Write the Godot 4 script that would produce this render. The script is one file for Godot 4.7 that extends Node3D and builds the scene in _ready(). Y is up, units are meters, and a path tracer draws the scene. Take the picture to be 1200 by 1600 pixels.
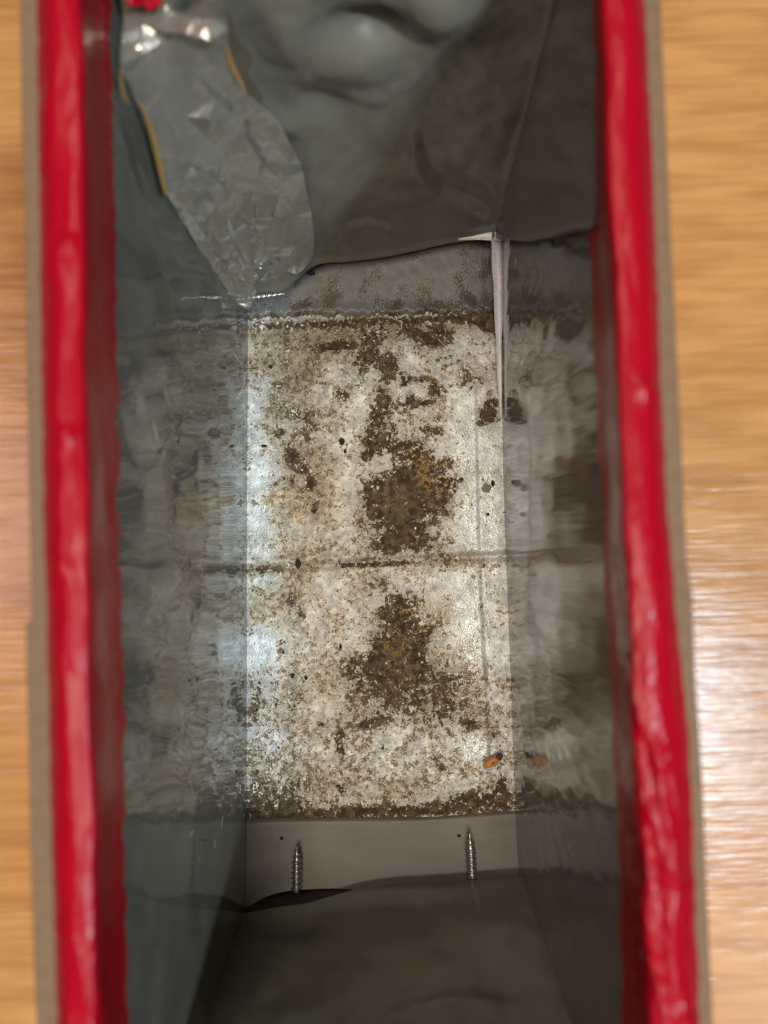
extends Node3D
# A look down into a metal lined wooden box standing on a laminate floor. Units are metres, y = 0 is the bottom plate.

const EYE := Vector3(0, 0.32, 0)
const RIGHT := Vector3(0.99940, -0.00619, 0.03415)
const DOWN := Vector3(-0.03440, -0.04576, 0.99836)
const AHEAD := Vector3(-0.00462, -0.99893, -0.04595)
const XL := -0.0618          # inner faces of the two long walls
const XR := 0.0496
const GROUND := -0.30

var rng := RandomNumberGenerator.new()
var M := {}


func _ready():
	rng.seed = 7
	# ---- camera, light, exposure
	var cam := Camera3D.new()
	cam.name = "camera"
	add_child(cam)
	cam.transform = Transform3D(Basis(RIGHT, -DOWN, -AHEAD).orthonormalized(), EYE)
	cam.near = 0.01
	cam.far = 20.0
	var att := CameraAttributesPhysical.new()
	att.frustum_focal_length = 6.9
	att.exposure_aperture = 1.95
	att.frustum_focus_distance = 0.315
	att.frustum_near = 0.01
	att.frustum_far = 20.0
	cam.attributes = att
	cam.fov = 69.4
	var env := Environment.new()
	env.background_mode = Environment.BG_COLOR
	env.background_color = Color(0.295, 0.29, 0.275)
	env.background_energy_multiplier = 1.0
	env.tonemap_mode = Environment.TONE_MAPPER_LINEAR
	env.tonemap_exposure = 1.0
	env.sdfgi_enabled = true
	env.ssao_enabled = true
	env.ssil_enabled = true
	var we := WorldEnvironment.new()
	we.name = "room_environment"
	we.environment = env
	add_child(we)
	# the window light from the front right, the second window from the left, the ceiling lamp overhead
	area_lamp("window_light", Vector3(1.25, 2.5, 0.80), Vector2(0.3, 0.16), Color(0.85, 0.94, 1.0), 8.4)
	area_lamp("garden_window_light", Vector3(3.4, 5.4, 4.4), Vector2(2.0, 1.5), Color(0.98, 0.98, 1.0), 8.5)
	area_lamp("side_window_light", Vector3(-3.3, 5.4, -0.35), Vector2(1.3, 1.8), Color(1.0, 0.86, 0.90), 10.0)
	area_lamp("hall_light", Vector3(-0.15, 2.2, -0.95), Vector2(0.4, 0.4), Color(1.0, 0.95, 0.86), 1.35)
	area_lamp("ceiling_light", Vector3(-0.08, 2.1, 0.36), Vector2(0.6, 0.6), Color(1.0, 0.96, 0.89), 3.0)

	materials()
	wooden_floor()
	var box := base("lined_box", Vector3(0, 0, 0))
	tag(box, "narrow wooden box lined with grey sheet metal, rims wrapped in red tape", "box")
	boards(box)
	bottom(box)
	side_liners(box)
	back_liner(box)
	front_liner(box)
	edge_tapes(box)
	screws(box)
	clear_tape(box)
	crumbs()


# ------------------------------------------------------------------ helpers
func area_lamp(called: String, from: Vector3, size: Vector2, col: Color, energy: float):
	var l := AreaLight3D.new()
	l.name = called
	l.area_size = size
	l.area_normalize_energy = true
	l.light_color = col
	l.light_energy = energy
	l.shadow_enabled = true
	l.set("area_range", 12.0)
	add_child(l)
	l.look_at_from_position(from, Vector3(0, 0.05, 0), Vector3(0, 0, -1))


func ray(x: float, y: float) -> Vector3:
	return RIGHT * ((x - 600.0) / 1155.0) + DOWN * ((y - 800.0) / 1155.0) + AHEAD


func on_y(x: float, y: float, height: float) -> Vector3:      # the point of a level plane seen along a direction
	var v := ray(x, y)
	return EYE + v * ((height - EYE.y) / v.y)


func on_x(x: float, y: float, wall: float) -> Vector3:
	var v := ray(x, y)
	return EYE + v * (wall / v.x)


func on_z(x: float, y: float, wall: float) -> Vector3:
	var v := ray(x, y)
	return EYE + v * (wall / v.z)


func base(called: String, where: Vector3) -> Node3D:
	var o := Node3D.new()
	o.name = called
	add_child(o, true)
	o.position = where
	return o


func tag(o, label := "", category := "", group := "", kind := ""):
	if label: o.set_meta("label", label)
	if category: o.set_meta("category", category)
	if group: o.set_meta("group", group)
	if kind: o.set_meta("kind", kind)
	return o


func mesh_node(called: String, mesh: Mesh, mat: Material, parent: Node, label := "") -> MeshInstance3D:
	var o := MeshInstance3D.new()
	o.name = called
	o.mesh = mesh
	o.material_override = mat
	parent.add_child(o, true)
	if label: o.set_meta("label", label)
	return o


func noise(freq: float, octaves: int, sd: int, kind := FastNoiseLite.TYPE_SIMPLEX_SMOOTH, gain := 0.5) -> FastNoiseLite:
	var n := FastNoiseLite.new()
	n.noise_type = kind
	n.seed = sd
	n.frequency = freq
	n.fractal_type = FastNoiseLite.FRACTAL_FBM if octaves > 1 else FastNoiseLite.FRACTAL_NONE
	n.fractal_octaves = octaves
	n.fractal_gain = gain
	return n


# a grid of points, rows x cols, with smooth normals and uv over the grid; closed = a thin back is added
func grid_mesh(pts: PackedVector3Array, rows: int, cols: int, uvs := PackedVector2Array()) -> ArrayMesh:
	var nrm := PackedVector3Array()
	nrm.resize(pts.size())
	var uv := uvs
	if uv.is_empty():
		uv.resize(pts.size())
		for r in rows:
			for c in cols:
				uv[r * cols + c] = Vector2(c / float(cols - 1), r / float(rows - 1))
	for r in rows:
		for c in cols:
			var du := pts[r * cols + mini(c + 1, cols - 1)] - pts[r * cols + maxi(c - 1, 0)]
			var dv := pts[mini(r + 1, rows - 1) * cols + c] - pts[maxi(r - 1, 0) * cols + c]
			nrm[r * cols + c] = dv.cross(du).normalized()
	var idx := PackedInt32Array()
	for r in rows - 1:
		for c in cols - 1:
			var a := r * cols + c
			idx.append_array([a, a + 1, a + cols, a + 1, a + cols + 1, a + cols])
	var arr := []
	arr.resize(Mesh.ARRAY_MAX)
	arr[Mesh.ARRAY_VERTEX] = pts
	arr[Mesh.ARRAY_NORMAL] = nrm
	arr[Mesh.ARRAY_TEX_UV] = uv
	arr[Mesh.ARRAY_INDEX] = idx
	var m := ArrayMesh.new()
	m.add_surface_from_arrays(Mesh.PRIMITIVE_TRIANGLES, arr)
	return m


# an outline (x, z) stretched from y0 to y1
func prism(outline: PackedVector2Array, y0: float, y1: float, bevel := 0.0) -> ArrayMesh:
	var st := SurfaceTool.new()
	st.begin(Mesh.PRIMITIVE_TRIANGLES)
	st.set_smooth_group(-1)
	var pts := outline
	if Geometry2D.is_polygon_clockwise(pts):
		pts.reverse()
	var top := pts
	if bevel > 0.0:
		var shrunk = Geometry2D.offset_polygon(pts, -bevel, Geometry2D.JOIN_MITER)
		if shrunk.size() == 1 and shrunk[0].size() == pts.size():
			top = shrunk[0]
			var best := 0
			for i in top.size():
				if top[i].distance_to(pts[0]) < top[best].distance_to(pts[0]): best = i
			var turned := PackedVector2Array()
			for i in top.size(): turned.append(top[(i + best) % top.size()])
			top = turned
		else:
			bevel = 0.0
	var put := func(x: Vector2, y: float):
		st.set_uv(Vector2(x.x, x.y))
		st.add_vertex(Vector3(x.x, y, x.y))
	var n := pts.size()
	for i in n:
		var j := (i + 1) % n
		for q in [[y0, pts, y1 - bevel, pts], [y1 - bevel, pts, y1, top]]:
			if q[0] == q[2]: continue
			var a: Vector2 = q[1][i]
			var b: Vector2 = q[1][j]
			var c: Vector2 = q[3][i]
			var d: Vector2 = q[3][j]
			for k in [[a, q[0]], [c, q[2]], [b, q[0]], [b, q[0]], [c, q[2]], [d, q[2]]]:
				put.call(k[0], k[1])
	var tri := Geometry2D.triangulate_polygon(top)
	for i in range(0, tri.size(), 3):
		var a: Vector2 = top[tri[i]]
		var b: Vector2 = top[tri[i + 1]]
		var c: Vector2 = top[tri[i + 2]]
		if (b - a).cross(c - a) < 0:
			var s := b
			b = c
			c = s
		put.call(a, y1); put.call(b, y1); put.call(c, y1)
		put.call(a, y0); put.call(c, y0); put.call(b, y0)
	st.generate_normals()
	return st.commit()


func rect(x0: float, x1: float, z0: float, z1: float) -> PackedVector2Array:
	return PackedVector2Array([Vector2(x0, z0), Vector2(x1, z0), Vector2(x1, z1), Vector2(x0, z1)])


func along(pts: Array, t: float) -> Vector2:       # a polyline by the share of its own y or x order: even steps over its points
	var f := clampf(t, 0, 1) * (pts.size() - 1)
	var i := mini(int(f), pts.size() - 2)
	var a: Vector2 = pts[maxi(i - 1, 0)]
	var b: Vector2 = pts[i]
	var c: Vector2 = pts[i + 1]
	var d: Vector2 = pts[mini(i + 2, pts.size() - 1)]
	return b.cubic_interpolate(c, a, d, f - i)


func line_gap(p: Vector2, pts: Array) -> Vector3:   # (distance to a polyline, signed side, 1 along it fading to 0 at its ends)
	var best := 1e9
	var side := 1.0
	var place := 0.0
	for i in pts.size() - 1:
		var q := Geometry2D.get_closest_point_to_segment(p, pts[i], pts[i + 1])
		var d := p.distance_to(q)
		if d < best:
			best = d
			side = signf((pts[i + 1] - pts[i]).cross(p - pts[i]))
			place = (i + q.distance_to(pts[i]) / pts[i].distance_to(pts[i + 1])) / (pts.size() - 1)
	return Vector3(best, side, smoothstep(0.0, 0.25, place) * smoothstep(1.0, 0.75, place))


func v2(list: Array) -> Array:
	var out := []
	for i in range(0, list.size(), 2): out.append(Vector2(list[i], list[i + 1]))
	return out


func lin(r: float, g: float, b: float, a := 1.0) -> Color:
	var c := Color(r, g, b).linear_to_srgb()
	c.a = a
	return c


func tex(im: Image) -> ImageTexture:
	return ImageTexture.create_from_image(im)


# ------------------------------------------------------------------ materials
func grey_tex(w: int, h: int, n: FastNoiseLite, lo: float, hi: float, sx := 1, sy := 1) -> ImageTexture:
	var out := PackedFloat32Array()      # linear values without steps, so that gloss shows no contour lines
	var cw := w / sx
	var ch := h / sy
	out.resize(cw * ch * 3)
	var least := 1e9
	var most := -1e9
	for y in ch:
		for x in cw:
			# the four shifted copies are blended so that the texture repeats without a seam
			var fx := x / float(cw)
			var fy := y / float(ch)
			var v := lerpf(lerpf(n.get_noise_2d(x * sx, y * sy), n.get_noise_2d(x * sx - w, y * sy), fx), lerpf(n.get_noise_2d(x * sx, y * sy - h), n.get_noise_2d(x * sx - w, y * sy - h), fx), fy)
			out[(y * cw + x) * 3] = v
			least = minf(least, v)
			most = maxf(most, v)
	for k in cw * ch:
		var v := lerpf(lo, hi, (out[k * 3] - least) / (most - least))
		out[k * 3] = v
		out[k * 3 + 1] = v
		out[k * 3 + 2] = v
	return tex(Image.create_from_data(cw, ch, false, Image.FORMAT_RGBF, out.to_byte_array()))


func sheet(rough: float, called: String) -> StandardMaterial3D:
	var m := StandardMaterial3D.new()
	m.resource_name = called
	m.albedo_color = lin(0.115, 0.108, 0.086)
	m.metallic = 0.1
	m.metallic_specular = 0.46
	m.roughness = rough
	return m


func materials():
	var side := sheet(1.0, "lining_metal")
	side.albedo_texture = grey_tex(256, 256, noise(0.012, 5, 41), 0.72, 1.1)
	side.roughness_texture = grey_tex(256, 256, noise(0.02, 4, 42), 0.03, 0.09)
	M.side = side
	var soft := sheet(1.0, "bent_lining_metal")
	soft.albedo_color = lin(0.132, 0.124, 0.096)
	soft.albedo_texture = grey_tex(256, 256, noise(0.02, 4, 44), 0.9, 1.06)
	soft.roughness_texture = grey_tex(256, 256, noise(0.01, 3, 43), 0.19, 0.28)
	M.soft = soft
	var strip := sheet(0.5, "dull_bottom_sheet")
	strip.albedo_color = lin(0.115, 0.105, 0.085)
	strip.albedo_texture = side.albedo_texture
	M.strip = strip
	var red := StandardMaterial3D.new()
	red.resource_name = "red_tape"
	red.albedo_color = lin(0.25, 0.0015, 0.008)
	red.roughness = 0.28
	red.metallic_specular = 0.25
	red.heightmap_enabled = true
	red.heightmap_texture = grey_tex(128, 512, noise(0.03, 4, 51), 0, 1)
	red.heightmap_scale = 0.02
	M.red = red
	var board := StandardMaterial3D.new()
	board.resource_name = "raw_board"
	board.albedo_color = lin(0.130, 0.077, 0.038)
	board.albedo_texture = grey_tex(256, 256, noise(0.05, 5, 61), 0.8, 1.1, 4, 1)
	board.uv1_scale = Vector3(20, 20, 20)
	board.roughness = 0.85
	M.board = board
	var steel := StandardMaterial3D.new()
	steel.resource_name = "screw_steel"
	steel.albedo_color = lin(0.40, 0.385, 0.35)
	steel.metallic = 0.9
	steel.roughness = 0.3
	M.steel = steel
	var film := StandardMaterial3D.new()
	film.resource_name = "clear_tape_film"
	film.albedo_color = lin(0.36, 0.34, 0.28, 0.21)
	film.metallic = 0.5
	film.transparency = BaseMaterial3D.TRANSPARENCY_ALPHA
	film.roughness = 0.14
	film.heightmap_enabled = true
	film.heightmap_texture = grey_tex(256, 256, noise(0.03, 4, 135), 0, 1)
	film.heightmap_scale = 0.03
	film.cull_mode = BaseMaterial3D.CULL_DISABLED
	M.film = film
	var amber := StandardMaterial3D.new()
	amber.resource_name = "aged_adhesive"
	amber.albedo_color = lin(0.42, 0.22, 0.05)
	amber.roughness = 0.25
	M.amber = amber
	var stain := StandardMaterial3D.new()
	stain.resource_name = "adhesive_stain"
	stain.albedo_color = lin(0.10, 0.055, 0.018, 0.5)
	stain.transparency = BaseMaterial3D.TRANSPARENCY_ALPHA
	stain.roughness = 0.4
	M.stain = stain
	var white := StandardMaterial3D.new()
	white.resource_name = "lit_white_fold"
	white.albedo_color = lin(0.86, 0.83, 0.79)  # lining sheet whitened: the bright light on its fold is in the colour
	white.albedo_texture = grey_tex(64, 512, noise(0.06, 4, 71), 0.62, 1.12)
	white.roughness = 0.4
	M.white = white
	var dirt_and_shade := StandardMaterial3D.new()
	dirt_and_shade.resource_name = "crumb_and_gap_shade"
	dirt_and_shade.albedo_color = lin(0.02, 0.016, 0.012)
	dirt_and_shade.roughness = 0.8
	M.dirt_and_shade = dirt_and_shade
	var grain := StandardMaterial3D.new()
	grain.resource_name = "brown_husk"
	grain.albedo_color = lin(0.42, 0.17, 0.05)
	grain.roughness = 0.4
	M.grain = grain


# ------------------------------------------------------------------ the laminate floor round the box
func wooden_floor():
	var root := base("wooden_floor", Vector3(0, GROUND, 0))
	tag(root, "", "", "", "structure")
	var w := 512
	var h := 1024
	var ns := []
	for spec in [[0.035, 4, 81, 8], [0.12, 3, 82, 10], [0.012, 3, 83, 2], [0.03, 3, 84, 1]]:
		var im := noise(spec[0], spec[1], spec[2]).get_image(w / spec[3], h, false, false, true)
		im.convert(Image.FORMAT_L8)
		im.resize(w, h, Image.INTERPOLATE_CUBIC)
		ns.append(im.get_data())
	var data := PackedByteArray()
	data.resize(w * h * 3)
	var bump := PackedByteArray()
	bump.resize(w * h)
	var pale := Color(0.50, 0.245, 0.085)
	var deep := Color(0.35, 0.152, 0.046)
	for i in w * h:
		var t: float = 0.38 * ns[0][i] / 255.0 + 0.18 * ns[1][i] / 255.0 + 0.50 * ns[2][i] / 255.0
		t = smoothstep(0.1, 0.9, t)
		var c := deep.lerp(pale, t).linear_to_srgb()
		data[i * 3] = int(c.r * 255)
		data[i * 3 + 1] = int(c.g * 255)
		data[i * 3 + 2] = int(c.b * 255)
		bump[i] = int(0.5 * ns[0][i] + 0.3 * ns[1][i] + 0.2 * ns[3][i])
	var m := StandardMaterial3D.new()
	m.resource_name = "laminate"
	m.albedo_texture = tex(Image.create_from_data(w, h, false, Image.FORMAT_RGB8, data))
	m.heightmap_enabled = true
	m.heightmap_texture = tex(Image.create_from_data(w, h, false, Image.FORMAT_L8, bump))
	m.heightmap_scale = 0.05
	m.roughness = 0.27
	m.metallic_specular = 0.44
	var z := -0.52
	var k := 0
	while z < 0.55:
		var x := -1.3 + 0.37 * (k * 0.618 - floorf(k * 0.618))
		while x < 0.7:
			var x1 := x + 0.94
			var st := SurfaceTool.new()
			st.append_from(prism(rect(x + 0.00005, x1 - 0.00005, z + 0.00005, z + 0.26995), -0.008, 0, 0.0001), 0, Transform3D())
			var o := mesh_node("plank", st.commit(), m, root)
			var pm: StandardMaterial3D = m
			if k % 3 != 0:
				var key := "plank%d" % (k % 3)
				if not M.has(key):
					pm = m.duplicate()
					pm.uv1_offset = Vector3(0.37 * (k % 3), 0.41 * (k % 3), 0)
					pm.albedo_color = lin(1, 1, 1) if k % 3 == 1 else lin(0.9, 0.86, 0.8)
					M[key] = pm
				pm = M[key]
			pm.uv1_scale = Vector3(2.6, 3.0, 1)
			o.material_override = pm
			x = x1
		z += 0.27
		k += 1


# ------------------------------------------------------------------ the box
func boards(box: Node3D):
	var top := 0.1682
	var left := PackedVector2Array()
	for p in v2([26, -260, 31, 0, 33, 180, 37, 300, 41, 600, 44, 760, 49, 968, 39, 976, 43, 1150, 46, 1300, 51, 1480, 56, 1600, 62, 1900]):
		var q := on_y(p.x, p.y, top)
		left.append(Vector2(q.x, q.z))
	left.append(Vector2(XL - 0.0038, left[left.size() - 1].y))
	left.append(Vector2(XL - 0.0038, left[0].y))
	mesh_node("side_board", prism(left, GROUND, top, 0.0004), M.board, box)
	var right := PackedVector2Array()
	for p in v2([1022, -260, 1033, 0, 1042, 200, 1050, 380, 1056, 500, 1066, 700, 1073, 870, 1083, 930, 1088, 1060, 1098, 1200, 1106, 1400, 1115, 1600, 1129, 1900]):
		var q := on_y(p.x, p.y, top)
		right.append(Vector2(q.x, q.z))
	right.append(Vector2(XR + 0.0038, right[right.size() - 1].y))
	right.append(Vector2(XR + 0.0038, right[0].y))
	mesh_node("side_board", prism(right, GROUND, top, 0.0004), M.board, box)
	mesh_node("end_board", prism(rect(XL - 0.0037, XR + 0.0037, 0.1535, 0.166), GROUND, top - 0.001, 0.0004), M.board, box)
	mesh_node("end_board", prism(rect(XL - 0.0037, XR + 0.0037, -0.158, -0.146), GROUND, top - 0.001, 0.0004), M.board, box)
	mesh_node("base_board", prism(rect(XL - 0.0036, XR + 0.0036, -0.1459, 0.1534), -0.02, -0.008), M.dirt_and_shade, box)  # board coloured near black, painting the deep shade of the gap


func field(w: int, h: int, spots: Array, x0: float, x1: float, z0: float, z1: float) -> PackedFloat32Array:
	# spots: [x, y, rx, ry, strength] in the photograph's measure of the plate, added up on a coarse grid and smoothed
	var cw := w / 4
	var ch := h / 4
	var acc := PackedFloat32Array()
	acc.resize(cw * ch)
	for s in spots:
		var c := on_y(s[0], s[1], 0.0)
		var ex := on_y(s[0] + s[2], s[1], 0.0)
		var ey := on_y(s[0], s[1] + s[3], 0.0)
		var cx := (c.x - x0) / (x1 - x0) * cw
		var cy := (c.z - z0) / (z1 - z0) * ch
		var rx := maxf((ex.x - c.x) / (x1 - x0) * cw, 0.7)
		var ry := maxf((ey.z - c.z) / (z1 - z0) * ch, 0.7)
		for y in range(maxi(0, int(cy - 2.2 * ry)), mini(ch, int(cy + 2.2 * ry) + 2)):
			for x in range(maxi(0, int(cx - 2.2 * rx)), mini(cw, int(cx + 2.2 * rx) + 2)):
				var d := pow((x - cx) / rx, 2) + pow((y - cy) / ry, 2)
				acc[y * cw + x] += s[4] * exp(-d)
	var im := Image.create_from_data(cw, ch, false, Image.FORMAT_RF, acc.to_byte_array())
	im.resize(w, h, Image.INTERPOLATE_BILINEAR)
	return im.get_data().to_float32_array()


func bytes_of(n: FastNoiseLite, w: int, h: int) -> PackedByteArray:
	var im := n.get_image(w, h, false, false, true)
	im.convert(Image.FORMAT_L8)
	return im.get_data()


const RUST := [
	[640, 852, 60, 16, 0.42], [590, 905, 26, 20, 0.3], [575, 530, 30, 18, 0.42], [700, 560, 24, 20, 0.3], [690, 530, 30, 12, 0.4], [730, 590, 26, 16, 0.34], [620, 640, 30, 30, 0.25],
	[765, 455, 22, 40, 0.9], [735, 470, 30, 25, 0.35], [772, 500, 30, 22, 0.8],
	[640, 515, 45, 10, 0.5], [690, 515, 14, 9, 0.5], [606, 573, 16, 20, 0.9], [562, 568, 16, 14, 0.55], [578, 552, 16, 14, 0.5], [650, 525, 14, 10, 0.5], [672, 532, 10, 10, 0.5],
	[633, 590, 8, 14, 0.55], [655, 592, 16, 6, 0.7], [677, 605, 8, 12, 0.7], [660, 630, 18, 7, 0.75], [640, 622, 8, 12, 0.6], [690, 612, 9, 9, 0.4],
	[598, 625, 11, 24, 0.75], [585, 655, 10, 20, 0.7], [578, 690, 14, 20, 0.75], [602, 695, 22, 14, 0.6], [572, 712, 10, 8, 0.6], [612, 668, 12, 10, 0.5], [640, 700, 26, 16, 0.65],
	[663, 668, 8, 6, 0.6], [682, 672, 12, 8, 0.6], [676, 652, 12, 5, 0.4], [535, 617, 10, 10, 0.55], [545, 605, 10, 8, 0.4],
	[625, 770, 42, 34, 0.85], [620, 800, 48, 34, 0.85], [650, 735, 30, 26, 0.6], [585, 765, 18, 24, 0.5], [672, 760, 24, 36, 0.6], [690, 790, 18, 24, 0.35], [705, 752, 16, 16, 0.6], [697, 722, 7, 9, 0.8],
	[640, 835, 28, 16, 0.5], [605, 845, 18, 16, 0.5], [660, 722, 12, 12, 0.7],
	[465, 650, 18, 14, 0.3], [487, 665, 10, 22, 0.32], [436, 675, 10, 8, 0.6], [455, 712, 11, 14, 0.75], [470, 732, 9, 10, 0.8], [484, 755, 8, 12, 0.75], [490, 795, 6, 12, 0.6], [446, 752, 14, 6, 0.3], [425, 755, 12, 6, 0.3],
	[515, 541, 30, 6, 0.8], [530, 539, 14, 8, 0.7], [447, 535, 5, 18, 0.4], [765, 640, 12, 26, 0.85], [752, 655, 9, 16, 0.5],
	[615, 955, 22, 26, 0.85], [640, 945, 20, 22, 0.5], [665, 985, 16, 14, 0.4], [630, 1000, 34, 28, 0.9], [600, 1020, 26, 22, 0.8], [590, 1040, 24, 18, 0.6], [545, 1038, 20, 22, 0.4], [640, 1040, 30, 22, 0.7],
	[620, 1065, 40, 20, 0.6], [625, 1100, 55, 24, 0.46], [580, 1125, 28, 12, 0.4], [565, 1133, 10, 6, 0.5], [690, 1060, 40, 24, 0.4], [700, 1100, 30, 18, 0.36], [732, 1133, 14, 10, 0.65], [690, 1120, 20, 20, 0.3],
	[530, 1155, 8, 22, 0.7], [532, 1175, 5, 12, 0.4], [534, 1233, 8, 12, 0.6], [680, 1188, 8, 10, 0.45], [692, 1195, 8, 8, 0.4],
	[398, 1085, 14, 40, 0.36], [394, 1130, 14, 30, 0.3], [432, 1178, 12, 14, 0.35], [400, 1235, 26, 32, 0.5], [455, 1235, 28, 20, 0.45], [500, 1128, 8, 8, 0.5], [445, 1080, 30, 30, 0.26], [470, 690, 26, 50, 0.2], [440, 610, 26, 40, 0.2], [560, 1070, 24, 24, 0.3],
	[455, 940, 9, 13, 0.45], [470, 955, 5, 10, 0.4], [440, 1010, 8, 14, 0.45], [445, 935, 14, 4, 0.2], [405, 890, 14, 8, 0.4],
	[590, 1268, 240, 9, 0.95], [740, 1246, 50, 14, 0.55], [782, 1225, 14, 26, 0.6], [770, 1140, 8, 26, 0.35], [600, 1250, 220, 12, 0.2], [420, 1265, 50, 14, 0.5],
	[600, 880, 58, 3.5, 0.62], [550, 882, 22, 4, 0.6], [722, 878, 60, 12, 0.2], [430, 888, 50, 7, 0.28],
	[420, 508, 40, 8, 0.45], [500, 506, 60, 8, 0.5], [580, 502, 60, 7, 0.5], [680, 497, 60, 6, 0.6], [745, 496, 30, 8, 0.7],
]
const TAN := [
	[450, 600, 60, 110, 0.8], [420, 540, 60, 40, 0.6], [470, 800, 60, 90, 0.8], [500, 760, 50, 60, 0.4], [520, 530, 90, 40, 0.5], [450, 940, 50, 60, 0.7], [480, 1080, 80, 60, 0.7], [560, 900, 80, 50, 0.25],
	[600, 512, 220, 16, 0.7], [430, 885, 60, 14, 0.8], [720, 875, 70, 12, 0.7], [640, 780, 80, 90, 0.5], [620, 1030, 90, 90, 0.6], [700, 1070, 60, 60, 0.4], [450, 1200, 80, 70, 0.5], [600, 1230, 200, 30, 0.5],
	[690, 950, 40, 30, 0.35], [740, 600, 20, 60, 0.3], [660, 600, 60, 60, 0.2], [400, 940, 20, 30, 0.6], [745, 1130, 40, 30, 0.3],
]
const CLEAN := [
	[735, 680, 28, 90, 0.9], [735, 820, 30, 60, 0.9], [730, 960, 36, 70, 1.0], [410, 800, 24, 60, 0.9], [410, 1010, 24, 40, 0.9], [420, 730, 26, 30, 0.6], [735, 1165, 22, 26, 1.5], [770, 820, 12, 120, 0.8], [745, 1030, 24, 30, 0.7],
	[640, 905, 50, 14, 0.5], [770, 1180, 10, 30, 0.8], [560, 1015, 24, 14, 0.6], [640, 610, 22, 14, 0.5], [600, 600, 8, 8, 0.3],
]
const GOLD := [
	[672, 745, 24, 34, 1.0], [640, 715, 22, 16, 0.9], [705, 752, 18, 18, 1.2], [590, 760, 16, 26, 0.5], [640, 945, 26, 24, 0.9], [670, 965, 18, 22, 0.9], [620, 1000, 40, 30, 0.6], [400, 935, 20, 22, 0.9], [606, 573, 10, 16, 0.4], [600, 640, 20, 40, 0.4],
	[620, 1050, 30, 20, 0.5], [440, 1015, 14, 16, 0.6], [560, 830, 40, 20, 0.5], [697, 722, 8, 8, 0.8], [640, 660, 40, 30, 0.4],
]


const SPECK := [
	[600, 1200, 260, 60, 0.8], [420, 1190, 50, 90, 0.9], [640, 1100, 110, 50, 0.9], [450, 600, 60, 90, 0.6], [640, 780, 90, 80, 0.5], [600, 570, 70, 60, 0.5], [730, 1090, 60, 60, 0.6], [620, 1030, 90, 70, 0.7], [470, 720, 50, 80, 0.4], [540, 850, 60, 30, 0.4], [430, 900, 50, 30, 0.5], [600, 520, 220, 25, 0.6],
]


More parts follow.
